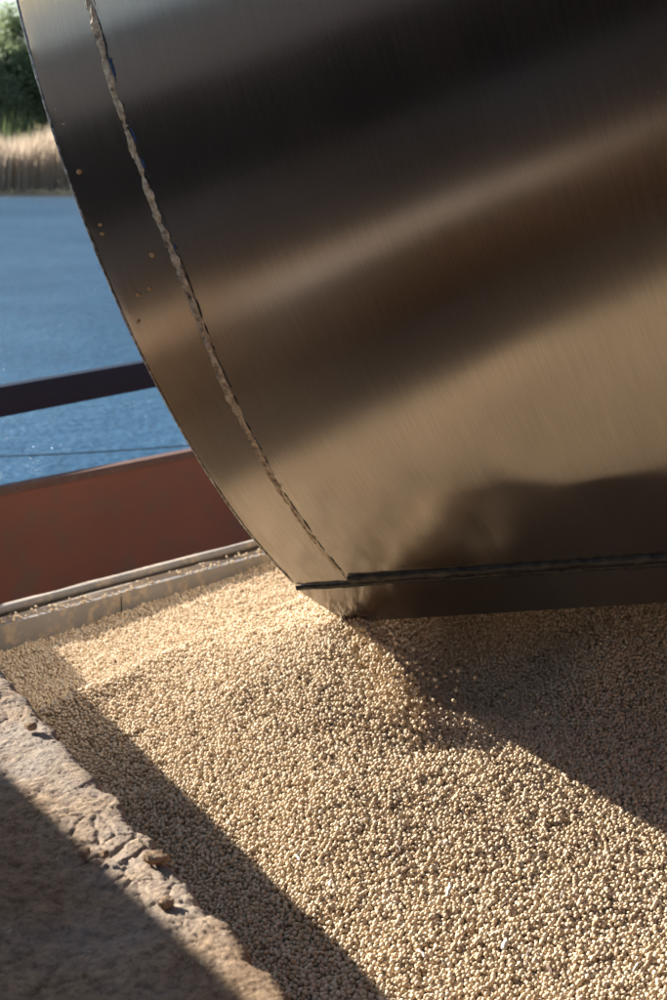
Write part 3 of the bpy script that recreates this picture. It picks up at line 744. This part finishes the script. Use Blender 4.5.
for k, (a, b) in enumerate((((.19, .24, .12), (.31, .37, .20)), ((.22, .26, .15), (.35, .39, .24)))):
    m = M('leaves', .75); co = m.coord(); nn = m.noise(co, .9, 4); oi = m.n('ShaderNodeObjectInfo')
    m.col(m.ramp(nn, [(.3, a), (.7, b)])); trn(m); mleaf.append(m.m)
bark = M('bark', .9, 0, (.10, .085, .065)).m
def tree_meshes(seed, H=9.6, Rc=2.9, nl=26000):
    q = np.random.default_rng(seed); ct = q.normal(0, 1, (40, 3)); ct /= np.linalg.norm(ct, axis=1)[:, None]; ct *= q.uniform(.35, 1, (40, 1)); ct = ct * [Rc, Rc, H * .46] + [0, 0, H * .52]
    ci = q.integers(0, 40, nl); rr = q.uniform(.6, 1.3, 40); P = ct[ci] + q.normal(0, .42, (nl, 3)) * rr[ci][:, None]
    u = q.normal(0, 1, (nl, 3)); u /= np.linalg.norm(u, axis=1)[:, None]; v = np.cross(u, q.normal(0, 1, (nl, 3))); v /= np.linalg.norm(v, axis=1)[:, None]
    s_ = q.uniform(.06, .14, (nl, 1)); V = np.stack([P - u * s_, P + v * s_ * .6, P + u * s_, P - v * s_ * .6], 1).reshape(-1, 3); F = (np.arange(nl)[:, None] * 4 + np.arange(4)).tolist()
    cm = bpy.data.meshes.new('crown'); cm.from_pydata(V.tolist(), [], F)
    V = []; F = []
    def limb(A, B, ra, rb):
        A = np.array(A, float); B = np.array(B, float); d = B - A; d /= np.linalg.norm(d); x = np.cross(d, [.3, .9, .1]); x /= np.linalg.norm(x); y = np.cross(d, x); b0 = len(V)
        for P_, r in ((A, ra), ((A + B) / 2 + q.normal(0, .08, 3), (ra + rb) / 2), (B, rb)):
            for a in range(7): V.append(P_ + x * r * math.cos(a * .8976) + y * r * math.sin(a * .8976))
        for i in range(2):
            for a in range(7): F.append([b0 + i * 7 + a, b0 + i * 7 + (a + 1) % 7, b0 + (i + 1) * 7 + (a + 1) % 7, b0 + (i + 1) * 7 + a])
    limb((0, 0, -.5), (0.1, 0, H * .4), .2, .14); limb((0.1, 0, H * .4), (0, .1, H * .85), .14, .04)
    for c_ in ct[:14]: limb((0.05, 0, max(.8, c_[2] * .6)), c_, .06, .015)
    tm = bpy.data.meshes.new('trunk'); tm.from_pydata([tuple(map(float, v)) for v in V], [], F); tm.materials.append(bark)
    return cm, tm
variants = []
for k in range(3):
    cm, tm = tree_meshes(50 + k); cm.materials.append(mleaf[k % 2]); variants.append((cm, tm))
spots = []; xq = -46; qq = random.Random(9)
desc = ['rounded', 'slender', 'broad', 'ragged', 'leaning', 'tall', 'low', 'dense', 'open']
i = 0
while xq < 28:
    spots.append((xq, qq.uniform(94, 101), qq.uniform(.98, 1.38), i % 3)); xq += qq.uniform(1.8, 2.8); i += 1
for k, (x, y, sc, vi) in enumerate(spots):
    t = empty('bank_tree', (x, y, ZW + .6)); t.scale = (sc * qq.uniform(.9, 1.2), sc, sc * qq.uniform(.9, 1.15)); t.rotation_euler = (0, 0, qq.uniform(0, 6))
    inframe = -19.5 < x < -12
    tag(t, 'green leafy tree in the row on the far bank behind the pale reeds', 'tree', 'trees on the far river bank')
    for nm, me in (('crown', variants[vi][0]), ('trunk', variants[vi][1])):
        o = bpy.data.objects.new(nm, me); C.objects.link(o); o.parent = t
